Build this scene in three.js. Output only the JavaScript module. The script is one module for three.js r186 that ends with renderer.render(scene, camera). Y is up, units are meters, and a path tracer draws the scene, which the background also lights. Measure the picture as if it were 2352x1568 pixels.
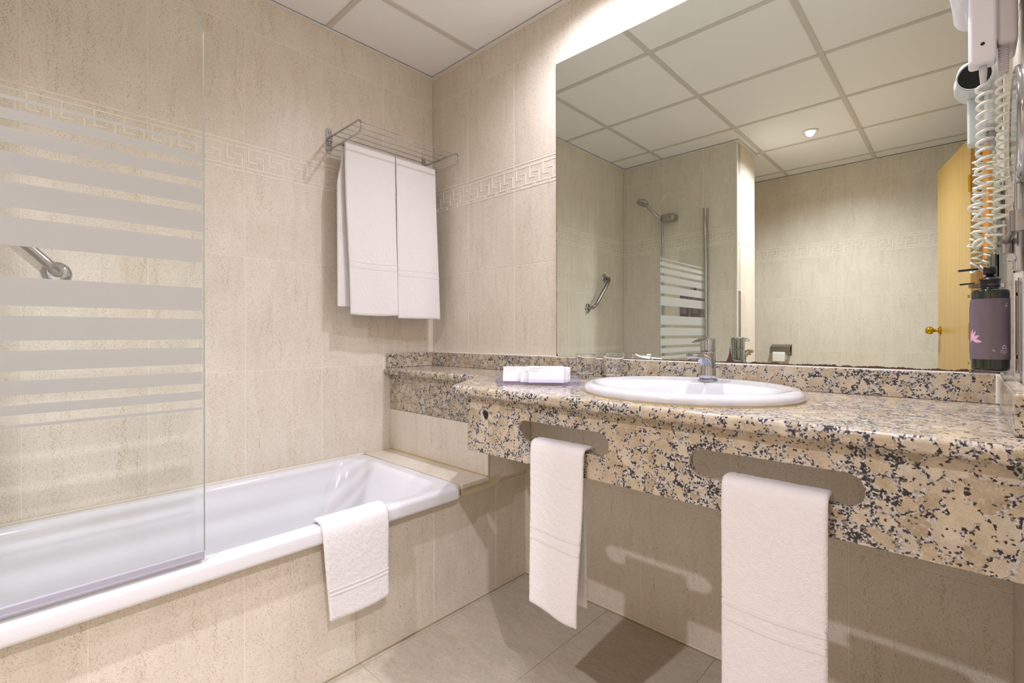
import * as THREE from 'three';
import { mergeGeometries } from 'three/addons/utils/BufferGeometryUtils.js';
import { RoundedBoxGeometry } from 'three/addons/geometries/RoundedBoxGeometry.js';

// ---------------------------------------------------------------- camera, renderer, lights
const scene = new THREE.Scene();
scene.background = new THREE.Color(0x000000);
const FULL_W = 2352, FULL_H = 1568, FOCAL = 1106.94;
const camera = new THREE.PerspectiveCamera(2 * Math.atan(784 / FOCAL) * 180 / Math.PI, FULL_W / FULL_H, 0.02, 30);
camera.position.set(2.0661, 1.05, 1.5849);
camera.rotation.set(0, 0.7545, 0);
camera.rotateZ(-0.0022);
camera.setViewOffset(FULL_W, FULL_H, 0, 16.8, FULL_W, FULL_H);

const renderer = new THREE.WebGLRenderer({ antialias: true });
renderer.toneMapping = THREE.LinearToneMapping;
renderer.toneMappingExposure = 1.09;
renderer.shadowMap.enabled = true;

const CEIL = 2.408, BACK = 3.11, RIGHT = 2.147, NICHE = 1.985;
const DOOR0 = 1.19, DOOR1 = 1.985, DOORH = 2.11;
// recessed ceiling lamps: [x, z, candela, cone, label]
const LAMPS = [
  [1.07, 0.27, 3.9, 1.40, 'recessed ceiling spot above the left part of the mirror'],
  [1.78, 0.27, 3.9, 1.40, 'recessed ceiling spot above the right part of the mirror'],
  [1.31, 2.17, 13.0, 1.36, 'recessed ceiling spot seen lit in the mirror'],
  [2.83, 1.66, 16.0, 1.35, 'recessed ceiling spot in the hallway outside the door'],
];
const LAMP_COLOR = new THREE.Color(0.89, 0.875, 1.0);

// ---------------------------------------------------------------- small helpers
let seed = 20240611;
function rnd() { seed = (seed + 0x6D2B79F5) | 0; let t = Math.imul(seed ^ (seed >>> 15), 1 | seed); t = (t + Math.imul(t ^ (t >>> 7), 61 | t)) ^ t; return ((t ^ (t >>> 14)) >>> 0) / 4294967296; }
const rr = (a, b) => a + (b - a) * rnd();
const clamp = (v, a = 0, b = 1) => Math.min(b, Math.max(a, v));
const lerp = (a, b, t) => a + (b - a) * t;
const sstep = (a, b, v) => { const t = clamp((v - a) / (b - a)); return t * t * (3 - 2 * t); };
const V3 = (x, y, z) => new THREE.Vector3(x, y, z);
const taken = new Map();
function numbered(n) { const k = taken.get(n) || 0; taken.set(n, k + 1); return k ? n + '_' + String(k).padStart(3, '0') : n; }
function shade(o) { o.castShadow = true; o.receiveShadow = true; return o; }
function thing(name, label, category, pos = [0, 0, 0], turn = 0, group) {
  const o = new THREE.Group(); o.name = numbered(name); o.position.set(...pos); o.rotation.y = turn;
  o.userData = { label, category }; if (group) o.userData.group = group; scene.add(o); return o;
}
function structure(name, label, category, pos = [0, 0, 0], turn = 0) { const o = thing(name, label, category, pos, turn); o.userData.kind = 'structure'; return o; }
function part(parent, name, geo, mat, label) {
  const g = Array.isArray(geo) ? mergeGeometries(geo.map(q => q.index ? q.toNonIndexed() : q)) : geo;
  const m = shade(new THREE.Mesh(g, mat)); m.name = name; if (label) m.userData.label = label; parent.add(m); return m;
}
const box = (x0, x1, y0, y1, z0, z1) => { const g = new THREE.BoxGeometry(x1 - x0, y1 - y0, z1 - z0); g.translate((x0 + x1) / 2, (y0 + y1) / 2, (z0 + z1) / 2); return g; };
const rbox = (x0, x1, y0, y1, z0, z1, r = 0.003, s = 3) => { const g = new RoundedBoxGeometry(x1 - x0, y1 - y0, z1 - z0, s, Math.min(r, (x1 - x0) / 2.01, (y1 - y0) / 2.01, (z1 - z0) / 2.01)); g.translate((x0 + x1) / 2, (y0 + y1) / 2, (z0 + z1) / 2); return g; };
const cyl = (r0, r1, h, n = 32) => new THREE.CylinderGeometry(r1, r0, h, n);
function lathe(pts, n = 48) { return new THREE.LatheGeometry(pts.map(p => new THREE.Vector2(p[0], p[1])), n); }
function tube(pts, r, seg = 60, rad = 12, closed = false, tension = 0.5) { return new THREE.TubeGeometry(new THREE.CatmullRomCurve3(pts, closed, 'catmullrom', tension), seg, r, rad, closed); }
function rod(a, b, r, n = 14) { const d = b.clone().sub(a), g = new THREE.CylinderGeometry(r, r, d.length(), n); g.applyQuaternion(new THREE.Quaternion().setFromUnitVectors(V3(0, 1, 0), d.clone().normalize())); g.translate((a.x + b.x) / 2, (a.y + b.y) / 2, (a.z + b.z) / 2); return g; }
// loft closed rings of equal point count into one smooth surface; caps fan to the ring centre
function loft(rings, capA = false, capB = false) {
  const n = rings[0].length, pos = [], idx = [];
  rings.forEach(r => r.forEach(p => pos.push(p.x, p.y, p.z)));
  for (let i = 0; i + 1 < rings.length; i++) for (let j = 0; j < n; j++) { const a = i * n + j, b = i * n + (j + 1) % n, c = a + n, d = b + n; idx.push(a, b, c, b, d, c); }
  const cap = (ri, flip) => { const c = V3(0, 0, 0); rings[ri].forEach(p => c.add(p)); c.multiplyScalar(1 / n); const k = pos.length / 3; pos.push(c.x, c.y, c.z); for (let j = 0; j < n; j++) { const a = ri * n + j, b = ri * n + (j + 1) % n; flip ? idx.push(a, k, b) : idx.push(b, k, a); } };
  if (capA) cap(0, true); if (capB) cap(rings.length - 1, false);
  const g = new THREE.BufferGeometry(); g.setAttribute('position', new THREE.Float32BufferAttribute(pos, 3)); g.setIndex(idx); g.computeVertexNormals();
  g.setAttribute('uv', new THREE.Float32BufferAttribute(new Float32Array(pos.length / 3 * 2), 2)); return g;
}
function roundRectRing(x0, x1, z0, z1, r, y, k = 10) {
  const out = [], c = [[x1 - r, z1 - r, 0], [x0 + r, z1 - r, 1], [x0 + r, z0 + r, 2], [x1 - r, z0 + r, 3]];
  for (const [cx, cz, q] of c) for (let i = 0; i <= k; i++) { const a = (q + i / k) * Math.PI / 2; out.push(V3(cx + r * Math.cos(a), y, cz + r * Math.sin(a))); }
  return out.reverse();
}
const ellipseRing = (cx, cz, a, b, y, n = 96) => Array.from({ length: n }, (_, i) => { const t = -i / n * Math.PI * 2; return V3(cx + a * Math.cos(t), y, cz + b * Math.sin(t)); });

// ---------------------------------------------------------------- procedural textures
function wrapNoise(px, py, sd) {           // periodic value noise with px by py cells
  let s = seed; seed = sd * 7919 + 13; const t = new Float32Array(px * py); for (let i = 0; i < t.length; i++) t[i] = rnd(); seed = s;
  return (u, v) => {                         // u, v in 0..1
    let x = u * px, y = v * py; let xi = Math.floor(x), yi = Math.floor(y); let fx = x - xi, fy = y - yi; fx = fx * fx * (3 - 2 * fx); fy = fy * fy * (3 - 2 * fy);
    xi = ((xi % px) + px) % px; yi = ((yi % py) + py) % py; const x1 = (xi + 1) % px, y1 = (yi + 1) % py;
    const a = t[yi * px + xi], b = t[yi * px + x1], c = t[y1 * px + xi], d = t[y1 * px + x1];
    return a + (b - a) * fx + (c - a) * fy + (a - b - c + d) * fx * fy;
  };
}
function dataTex(w, h, fill, srgb = true) {
  const d = new Uint8Array(w * h * 4); fill(d, w, h);
  const t = new THREE.DataTexture(d, w, h); t.wrapS = t.wrapT = THREE.RepeatWrapping; t.magFilter = THREE.LinearFilter; t.minFilter = THREE.LinearMipmapLinearFilter; t.generateMipmaps = true;
  if (srgb) t.colorSpace = THREE.SRGBColorSpace; t.needsUpdate = true; return t;
}
function grayTex(n, f) { return dataTex(n, n, (d, w, h) => { for (let y = 0; y < h; y++) for (let x = 0; x < w; x++) { const v = clamp(f(x / w, y / h)) * 255, i = (y * w + x) * 4; d[i] = d[i + 1] = d[i + 2] = v; d[i + 3] = 255; } }, false); }

// glazed wall tile: cream with short brown and pink dashes strung along vertical veins; 4 x 3 different tiles
const TW = 0.31, TH = 0.45, TCOL = 4, TROW = 3;
const tileTex = dataTex(2048, 2048, (d, w, h) => {
  const f = new Float32Array(w * h * 3), lo = wrapNoise(14, 10, 3), lo2 = wrapNoise(60, 24, 4), fine = wrapNoise(700, 700, 5);
  for (let y = 0; y < h; y++) for (let x = 0; x < w; x++) { const u = x / w, v = y / h, k = (lo(u, v) - .5) * 7 + (lo2(u, v) - .5) * 6 + (fine(u, v) - .5) * 9, i = (y * w + x) * 3; f[i] = 227 + k; f[i + 1] = 219 + k * 1.02; f[i + 2] = 203 + k * 1.1; }
  const cw = w / TCOL, ch = h / TROW, sx = cw / TW, sy = ch / TH;
  const inks = [[158, 134, 98], [170, 146, 110], [188, 148, 126], [146, 132, 102], [198, 160, 140]];
  function dash(cx, cy, x, y, ang, len, alpha, ink, wid) {   // metres inside the cell
    const bend = rr(-.9, .9), n = Math.ceil(len * sx * 1.6);
    for (let i = 0; i <= n; i++) {
      const t = i / n - .5, a = ang + bend * t, px = cx + (x + Math.cos(a) * t * len) * sx, py = cy + (y + Math.sin(a) * t * len) * sy;
      const X = Math.floor(px), Y = Math.floor(py);
      for (let q = -1; q <= 1; q++) for (let p = -1; p <= 1; p++) {
        const xx = X + p, yy = Y + q; if (xx < cx + 1 || yy < cy + 1 || xx >= cx + cw - 1 || yy >= cy + ch - 1) continue;
        const dd = Math.hypot(xx + .5 - px, yy + .5 - py), k = clamp(1 - dd / wid) * alpha * .92; if (k <= 0) continue;
        const o = ((yy | 0) * w + (xx | 0)) * 3; for (let c = 0; c < 3; c++) f[o + c] += (ink[c] - f[o + c]) * k;
      }
    }
  }
  for (let r = 0; r < TROW; r++) for (let c = 0; c < TCOL; c++) {
    const cx = c * cw, cy = r * ch;
    for (let k = 0; k < 4200; k++) dash(cx, cy, rr(0, TW), rr(0, TH), rr(-1.3, 1.3) + Math.PI / 2, rr(.0015, .0045), rr(.15, .5), inks[(rnd() * 5) | 0], 1.1);
    for (let k = 0; k < 26; k++) {
      let x = rr(0, TW), y = rr(-.08, TH), len = rr(.05, .32), ink = inks[(rnd() * 5) | 0], dens = rr(.35, 1), drift = rr(-.12, .12), dist = 0;
      while (dist < len) { const st = rr(.0018, .0042); dist += st; y += st; x += drift * st + rr(-.0016, .0016); if (rnd() < dens) dash(cx, cy, x + rr(-.008, .008) * dens, y, Math.PI / 2 + rr(-.75, .75), rr(.0025, .006), rr(.25, .7), ink, rr(.95, 1.3)); }
    }
  }
  for (let i = 0; i < w * h; i++) { for (let c = 0; c < 3; c++) d[i * 4 + c] = clamp(f[i * 3 + c], 0, 255); d[i * 4 + 3] = 255; }
});
// floor tile: warm grey-beige stoneware with fine streaks; 2 x 2 different tiles
const FT = 0.4;
const floorTex = dataTex(1024, 1024, (d, w, h) => {
  const a = wrapNoise(14, 40, 11), b = wrapNoise(70, 180, 12), c = wrapNoise(260, 420, 13), e = wrapNoise(7, 7, 14);
  for (let y = 0; y < h; y++) for (let x = 0; x < w; x++) {
    const u = x / w, v = y / h + .006 * Math.sin(x / w * Math.PI * 8), k = (a(u, v) - .5) * 9 + (b(u, v) - .5) * 13 + (c(u, v) - .5) * 16 + (e(u, v) - .5) * 6, i = (y * w + x) * 4, pk = (a(u + .3, v) - .5) * 8;
    d[i] = clamp(190 + k + pk * .4, 0, 255); d[i + 1] = clamp(180 + k, 0, 255); d[i + 2] = clamp(161 + k - pk * .3, 0, 255); d[i + 3] = 255;
  }
});
// granite: tan feldspar grains in a pale matrix crowded with black mica; 1.3 m square
const graniteTex = dataTex(2048, 2048, (d, w, h) => {
  const N = 40, px = new Float32Array(N * N), py = new Float32Array(N * N), tone = new Float32Array(N * N), gs = new Float32Array(N * N);
  for (let i = 0; i < N * N; i++) { px[i] = rr(.05, .95); py[i] = rr(.05, .95); tone[i] = rnd(); gs[i] = rr(-.14, .24); }
  const K = 420, qx = new Float32Array(K * K), qy = new Float32Array(K * K), qt = new Float32Array(K * K);      // fine crystals, about 3 mm
  for (let i = 0; i < K * K; i++) { qx[i] = rr(.08, .92); qy[i] = rr(.08, .92); qt[i] = rnd(); }
  const wx = wrapNoise(36, 36, 21), wy = wrapNoise(36, 36, 22), wx2 = wrapNoise(160, 160, 29), wy2 = wrapNoise(160, 160, 30), jx = wrapNoise(800, 800, 34), jy = wrapNoise(800, 800, 35);
  const big = wrapNoise(12, 12, 23), m1 = wrapNoise(120, 120, 24), m3 = wrapNoise(900, 900, 26), cl = wrapNoise(75, 75, 27), cc = wrapNoise(80, 80, 28), m2 = wrapNoise(400, 400, 25);
  const pal = [[186, 169, 142], [194, 180, 154], [177, 161, 134], [190, 174, 150], [199, 187, 166]];
  for (let y = 0; y < h; y++) for (let x = 0; x < w; x++) {
    const u = x / w, v = y / h;
    const X = (u + (wx(u, v) - .5) * .015 + (wx2(u, v) - .5) * .007) * N, Y = (v + (wy(u, v) - .5) * .015 + (wy2(u, v) - .5) * .007) * N, xi = Math.floor(X), yi = Math.floor(Y);
    let f1 = 9, f2 = 9, id = 0;
    for (let q = -1; q <= 1; q++) for (let p = -1; p <= 1; p++) {
      const gx = xi + p, gy = yi + q, k = (((gy % N) + N) % N) * N + (((gx % N) + N) % N);
      const dd = Math.hypot(gx + px[k] - X, gy + py[k] - Y) - gs[k];
      if (dd < f1) { f2 = f1; f1 = dd; id = k; } else if (dd < f2) f2 = dd;
    }
    const U = (u + (jx(u, v) - .5) * .0016) * K, W = (v + (jy(u, v) - .5) * .0016) * K, ui = Math.floor(U), vi = Math.floor(W); let g1 = 9, gi = 0;
    for (let q = -1; q <= 1; q++) for (let p = -1; p <= 1; p++) { const gx = ui + p, gy = vi + q, k = (((gy % K) + K) % K) * K + (((gx % K) + K) % K), ex = gx + qx[k] - U, ey = gy + qy[k] - W, dd = ex * ex + ey * ey; if (dd < g1) { g1 = dd; gi = k; } }
    const t = qt[gi], e = f2 - f1, thr = .08 + .28 * sstep(.2, .85, big(u, v)) + (m1(u, v) - .5) * .30, fn = m3(u, v), dens = clamp(.10 + .75 * cl(u, v) + .25 * (m1(u + .4, v) - .5)); let r, g, b;
    if (e < thr + (t - .5) * .07) {
      if (t < dens * .68) { const k = 36 + fn * 34; r = k; g = k * .95; b = k * 1.02; }
      else if (t < dens * .68 + .14) { const k = 104 + fn * 40; r = k * 1.03; g = k * .96; b = k * .92; }
      else { const k = 192 + (fn - .5) * 36 + (t - .8) * 70; r = k + 3; g = k - 3; b = k - 12; }
    } else {
      const q = pal[(tone[id] * 5) | 0], k = (fn - .5) * 13 + (cc(u, v) - .5) * 24 + (m2(u, v) - .5) * 12; r = q[0] + k; g = q[1] + k; b = q[2] + k;
      if (t < .016 + (e < thr + .2 ? .06 : 0)) { r = 58; g = 50; b = 46; } else if (t > .955) { r = r * .5 + 104; g = g * .5 + 101; b = b * .5 + 96; }
    }
    const i = (y * w + x) * 4; d[i] = clamp(r, 0, 255); d[i + 1] = clamp(g, 0, 255); d[i + 2] = clamp(b, 0, 255); d[i + 3] = 255;
  }
  // the round black inclusion left of the towel slots, at apron metre x = 0.990, y = 0.800
  const ix = .990 / 1.3 * w, iy = .800 / 1.3 * h, nz = wrapNoise(90, 90, 31);
  for (let y = -34; y < 34; y++) for (let x = -34; x < 34; x++) { const dd = Math.hypot(x * 1.25, y) + (nz((ix + x) / w, (iy + y) / h) - .5) * 16; if (dd < 22) { const i = ((((iy + y) | 0) % h) * w + (((ix + x) | 0) % w)) * 4; d[i] = 24; d[i + 1] = 23; d[i + 2] = 22; } }
});
const terryBump = (() => { const a = wrapNoise(48, 48, 41), b = wrapNoise(105, 105, 42); return grayTex(512, (u, v) => .45 * a(u, v) + .55 * b(u, v)); })();   // 0.15 m
const weaveBump = (() => { const a = wrapNoise(160, 160, 44); return grayTex(256, (u, v) => .5 + .25 * Math.sin(v * Math.PI * 2 * 64) + .2 * (a(u, v) - .5)); })();
const panelBump = (() => { const a = wrapNoise(200, 200, 45), b = wrapNoise(60, 60, 46); return grayTex(512, (u, v) => .6 * a(u, v) + .4 * b(u, v)); })();
const oakTex = dataTex(512, 512, (d, w, h) => {
  const a = wrapNoise(40, 3, 51), b = wrapNoise(140, 8, 52), c = wrapNoise(256, 30, 53);
  for (let y = 0; y < h; y++) for (let x = 0; x < w; x++) { const u = x / w, v = y / h, k = (a(u, v) - .5) * 26 + (b(u, v) - .5) * 20 + (c(u, v) - .5) * 12, i = (y * w + x) * 4; d[i] = clamp(188 + k * .4, 0, 255); d[i + 1] = clamp(153 + k * .4, 0, 255); d[i + 2] = clamp(86 + k * .3, 0, 255); d[i + 3] = 255; }
});
function canvasTex(w, h, draw) { const c = document.createElement('canvas'); c.width = w; c.height = h; draw(c.getContext('2d'), w, h); const t = new THREE.CanvasTexture(c); t.colorSpace = THREE.SRGBColorSpace; return t; }
const withRepeat = (t, a, b) => { const c = t.clone(); c.repeat.set(a, b); c.needsUpdate = true; return c; };

// ---------------------------------------------------------------- materials
const std = (o) => new THREE.MeshStandardMaterial(o), phys = (o) => new THREE.MeshPhysicalMaterial(o);
const M = {
  tile: std({ map: tileTex, roughness: .34 }),
  relief: std({ color: 0xf1eadd, roughness: .28 }),
  grout: std({ color: 0xefe6d3, roughness: .8 }),
  ledge: std({ color: 0xd3c7a6, roughness: .6 }),
  dirtyJoint: std({ color: 0xa4977c, roughness: .8 }),
  stain: std({ color: 0xc9b07c, roughness: .7 }),
  floor: std({ map: withRepeat(floorTex, 1, 1), roughness: .42 }),
  floorGrout: std({ color: 0xb3a68c, roughness: .9 }),
  granite: std({ map: withRepeat(graniteTex, 1 / 1.3, 1 / 1.3), roughness: .16 }),
  panel: std({ color: 0xf6f4f2, roughness: .9, bumpMap: withRepeat(panelBump, 2, 2), bumpScale: .0006 }),
  grid: std({ color: 0xd3cdc3, roughness: .6 }),
  angle: std({ color: 0xe9e5de, roughness: .5 }),
  paint: std({ color: 0xe4dfd6, roughness: .9 }),
  enamel: phys({ color: 0xecedf1, roughness: .12, clearcoat: .6, clearcoatRoughness: .05 }),
  ceramic: phys({ color: 0xdcdde1, roughness: .1, clearcoat: .6, clearcoatRoughness: .04 }),
  chrome: std({ color: 0xbabcc0, metalness: 1, roughness: .08 }),
  steel: std({ color: 0xa3a09c, metalness: 1, roughness: .24 }),
  mirror: std({ color: 0xdfe5dc, metalness: 1, roughness: 0 }),
  corrosion: std({ color: 0x523830, roughness: .8 }),
  terry: std({ color: 0xf0edec, roughness: 1, bumpMap: withRepeat(terryBump, 1 / .1, 1 / .1), bumpScale: .0010 }),
  woven: std({ color: 0xeae7e6, roughness: .85, bumpMap: withRepeat(weaveBump, 12, 12), bumpScale: .0003 }),
  glass: phys({ color: 0xfbfefc, roughness: 0, transmission: 1, thickness: 0, ior: 1.5 }),
  glassEdge: phys({ color: 0xc6ceca, roughness: .2, transmission: .5, thickness: 0 }),
  frost: phys({ color: 0xdedfdd, roughness: 1, transmission: .8, thickness: 0 }),
  tumbler: phys({ color: 0xffffff, roughness: .0, transmission: 1, thickness: .01, ior: 1.5 }),
  acrylic: phys({ color: 0xf6f6ff, roughness: .02, transmission: 1, thickness: 0, ior: 1.45 }),
  holderEdge: phys({ color: 0xa08a6e, roughness: .2, transmission: .4, thickness: 0 }),
  seal: phys({ color: 0xcac8d4, roughness: .35, transmission: .35, thickness: 0 }),
  plastic: std({ color: 0xe6e5ea, roughness: .3 }),
  plasticGrey: std({ color: 0xcbc4c6, roughness: .4 }),
  cord: std({ color: 0xeceadb, roughness: .4 }),
  black: std({ color: 0x141314, roughness: .3 }),
  bottle: phys({ color: 0x1c2414, roughness: .08, clearcoat: .5 }),
  card: std({ color: 0xf3f1f2, roughness: .6 }),
  oak: std({ map: oakTex, roughness: .3 }),
  frameWood: std({ color: 0xcc8a3c, roughness: .4 }),
  brass: std({ color: 0xd2ac3a, metalness: 1, roughness: .18 }),
  caulk: std({ color: 0xe9e4d8, roughness: .5 }),
  paper: std({ color: 0xf1efea, roughness: .95 }),
  lampGlow: std({ color: 0xffffff, emissive: 0xfff4e4, emissiveIntensity: 14 }),
  lampRim: std({ color: 0xe9e7e3, roughness: .35 }),
};

// ---------------------------------------------------------------- tiled surfaces
// one glazed tile with a chamfered edge: face in local XY, front at z = 0
const JOINT = 0.0027;
const geoCache = new Map();
function tileGeo(w, h, cell, depth = .008, texW = TW * TCOL, texH = TH * TROW, cw = TW, ch = TH, cols = TCOL) {
  const key = [w.toFixed(4), h.toFixed(4), cell, depth, texW].join();
  if (geoCache.has(key)) return geoCache.get(key);
  const b = .0006, j = JOINT / 2, x0 = j, x1 = w - j, y0 = j, y1 = h - j, pos = [], uv = [];
  const u0 = (cell % cols) * cw, v0 = Math.floor(cell / cols) * ch;
  const F = [[x0 + b, y0 + b, 0], [x1 - b, y0 + b, 0], [x1 - b, y1 - b, 0], [x0 + b, y1 - b, 0]], E = [[x0, y0, -b], [x1, y0, -b], [x1, y1, -b], [x0, y1, -b]], B = E.map(p => [p[0], p[1], -depth]);
  const quad = (a, c, d, e) => { for (const p of [a, c, d, a, d, e]) { pos.push(...p); uv.push((u0 + clamp(p[0], .001, cw - .001)) / texW, (v0 + clamp(p[1], .001, ch - .001)) / texH); } };
  quad(...F); for (let i = 0; i < 4; i++) { const k = (i + 1) % 4; quad(E[i], E[k], F[k], F[i]); quad(B[i], B[k], E[k], E[i]); }
  const g = new THREE.BufferGeometry(); g.setAttribute('position', new THREE.Float32BufferAttribute(pos, 3)); g.setAttribute('uv', new THREE.Float32BufferAttribute(uv, 2)); g.computeVertexNormals();
  geoCache.set(key, g); return g;
}
// raised greek key frieze along the top of a decor tile (local coordinates of the tile)
function reliefGeo(w) {
  const key = 'relief' + w.toFixed(4); if (geoCache.has(key)) return geoCache.get(key);
  const top = TH - .004, H = .113, hgt = .0012, rw = .0046, gs = [], j = JOINT / 2 + .001;
  const ridge = (x0, x1, y0, y1) => { x0 = clamp(x0, j, w - j); x1 = clamp(x1, j, w - j); if (x1 - x0 < .002) return; gs.push(box(x0, x1, y0, y1, -.0005, hgt)); };
  const L2 = top - .0165, L3 = top - H * .825;
  ridge(0, w, top - rw * .8, top); ridge(0, w, L2 - rw, L2); ridge(0, w, L3 - rw, L3); ridge(0, w, top - H, top - H + rw);
  const P = TW / 4, zone = L2 - rw - L3;
  for (let k = 0; k < 4; k++) {
    const a = k * P + .010, b = a + P * .69, yb = L2 - rw - zone * .70, yt = L3 + zone * .66;
    ridge(a, a + rw, yb, L2 - rw + .0002); ridge(a + rw, a + P * .42, yb, yb + rw);
    ridge(b, b + rw, L3 - .0002, yt); ridge(b - P * .38, b, yt - rw, yt);
    const cx = a + P * .38, cy = L3 - rw - (L3 - rw - (top - H + rw)) / 2;
    if (cx + .008 < w - j) { const t = new THREE.TorusGeometry(.0062, .0019, 6, 14).toNonIndexed(); t.translate(cx, cy, .0003); gs.push(t); }
  }
  const g = mergeGeometries(gs.map(q => { const n = q.index ? q.toNonIndexed() : q; return n; })); geoCache.set(key, g); return g;
}
const ROWS = [.007, .457, .907, 1.357, 1.807, 2.257, 2.408];
let tileSeed = 5;
function nextCell(n) { tileSeed = (tileSeed * 1103515245 + 12345) & 0x7fffffff; return (tileSeed >> 8) % n; }
// wall of tiles: cols = joint positions along local X, from 0
function tiledWall(name, label, pos, turn, cols, rows, { thick = .1, decor = true, grout = M.grout } = {}) {
  const g = structure(name, label, 'wall', pos, turn), W = cols[cols.length - 1], y0 = rows[0] < .02 ? 0 : rows[0], y1 = rows[rows.length - 1];
  part(g, 'grout_bed', box(0, W, y0, y1, -thick, -.0006), grout);
  for (let r = 0; r + 1 < rows.length; r++) for (let c = 0; c + 1 < cols.length; c++) {
    const w = cols[c + 1] - cols[c], h = rows[r + 1] - rows[r]; if (w < .012) continue;
    const t = part(g, 'tile', tileGeo(w, h, nextCell(12)), M.tile); t.position.set(cols[c], rows[r], 0);
    if (decor && Math.abs(rows[r] - 1.357) < .01 && Math.abs(h - TH) < .01) part(t, 'greek_key_relief', reliefGeo(w), M.relief);
  }
  return g;
}
function steps(len, first, w = TW) { const a = [0]; let x = first; while (x < len - .004) { a.push(x); x += w; } a.push(len); return a; }
const fromEnd = (len, arr) => arr.map(v => len - v).reverse();      // joints counted from the far corner

// left wall: runs along x = 0 behind the bath (local X points to -z)
tiledWall('wall_left', 'cream tiled wall behind the bathtub with greek key frieze', [0, 0, NICHE], Math.PI / 2, fromEnd(NICHE, steps(NICHE, .30)), ROWS);
// wall B with mirror
tiledWall('wall_front', 'cream tiled wall that carries the large mirror', [0, 0, 0], 0, steps(RIGHT, .2832), ROWS);
// right wall before the doorway
tiledWall('wall_right', 'tiled wall beside the washbasin at the right edge', [RIGHT, 0, 0], -Math.PI / 2, steps(DOOR0 - .07, .30), ROWS);
// right wall past the doorway, behind the open door
tiledWall('wall_right_rear', 'tiled wall behind the open door seen in the mirror', [RIGHT, 0, DOOR1 + .07], -Math.PI / 2, steps(BACK - DOOR1 - .07, .2), ROWS);
{ const g = structure('wall_right_lintel', 'tiled strip of wall over the doorway', 'wall', [RIGHT, 0, DOOR0 - .07], -Math.PI / 2); part(g, 'grout_bed', box(0, DOOR1 - DOOR0 + .14, DOORH + .07, CEIL, -.1, -.0006), M.grout);
  const c = steps(DOOR1 - DOOR0 + .14, .3); for (let i = 0; i + 1 < c.length; i++) { const t = part(g, 'tile', tileGeo(c[i + 1] - c[i], CEIL - DOORH - .07, nextCell(12)), M.tile); t.position.set(c[i], DOORH + .07, 0); } }
// rear wall (seen in the mirror)
tiledWall('wall_rear', 'rear tiled wall with paper holder seen in the mirror', [RIGHT, 0, BACK], Math.PI, steps(RIGHT, .185), ROWS);
// wall stub between bath and toilet corner: bath-end face and side face
tiledWall('wall_bath_end', 'tiled wall at the shower end of the bathtub', [.90, 0, NICHE], Math.PI, steps(.90, .235), ROWS, { thick: .19 });
tiledWall('wall_stub_side', 'bright tiled end of the short wall beside the bath', [.90, 0, 2.375], Math.PI / 2, steps(.385, .31), ROWS, { thick: .05 });
{ const g = structure('wall_stub_rear', 'plain rear face of the short wall beside the bath', 'wall'); part(g, 'panel', box(0, .85, 0, CEIL, 2.18, 2.375), M.grout); }
{ const g = structure('wall_left_rear', 'plain wall of the toilet corner behind the short wall', 'wall'); part(g, 'panel', box(-.1, 0, 0, CEIL, NICHE + .19, BACK), M.grout); }
// bath front
tiledWall('wall_bath_front', 'tiled front panel of the bathtub', [.655, 0, NICHE], Math.PI / 2, fromEnd(NICHE, steps(NICHE, .186, .3165)), [.007, .440], { thick: .03, decor: false });
// outside corner beads of the short wall
{ const g = structure('trim_1', 'pale corner strip on the short wall edge seen in the mirror', 'trim'); part(g, 'strip', rbox(.889, .9045, 0, CEIL - .010, NICHE - .0045, NICHE + .012, .004), M.caulk); }

// tiled box and ledge at the foot of the bath, below the granite
{
  const g = structure('wall_bath_foot', 'tiled ledge and box at the foot of the bathtub', 'wall');
  part(g, 'box_core', box(.002, .688, .467, .685, .002, .2634), M.grout);
  const cols = [0, .32, .69]; for (let i = 0; i < 2; i++) { const t = part(g, 'tile', tileGeo(cols[i + 1] - cols[i] - (i ? .008 : 0), .199, nextCell(12)), M.tile); t.position.set(cols[i], .487, .265); }
  const s = part(g, 'tile', tileGeo(.255, .218, nextCell(12)), M.tile); s.rotation.y = Math.PI / 2; s.position.set(.690, .467, .258);
  part(g, 'ledge_core', box(.002, .694, .445, .4835, .2, .402), M.ledge);
  const lc = [0, .35, .70]; for (let i = 0; i < 2; i++) { const t = part(g, 'tile', tileGeo(lc[i + 1] - lc[i], .138, nextCell(12), .014), M.tile); t.rotation.x = -Math.PI / 2; t.position.set(lc[i], .488, .403); }
  const fs = part(g, 'tile', tileGeo(.40, .027, nextCell(12)), M.tile); fs.rotation.y = Math.PI / 2; fs.position.set(.655, .440, .402);
  part(g, 'corner_bead', rbox(.680, .693, .488, .685, .255, .268, .006), M.caulk, 'cream corner bead');
  part(g, 'sealant_line', box(.002, .688, .4875, .4915, .2645, .269), M.stain, 'yellowed sealant line');
}

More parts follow.
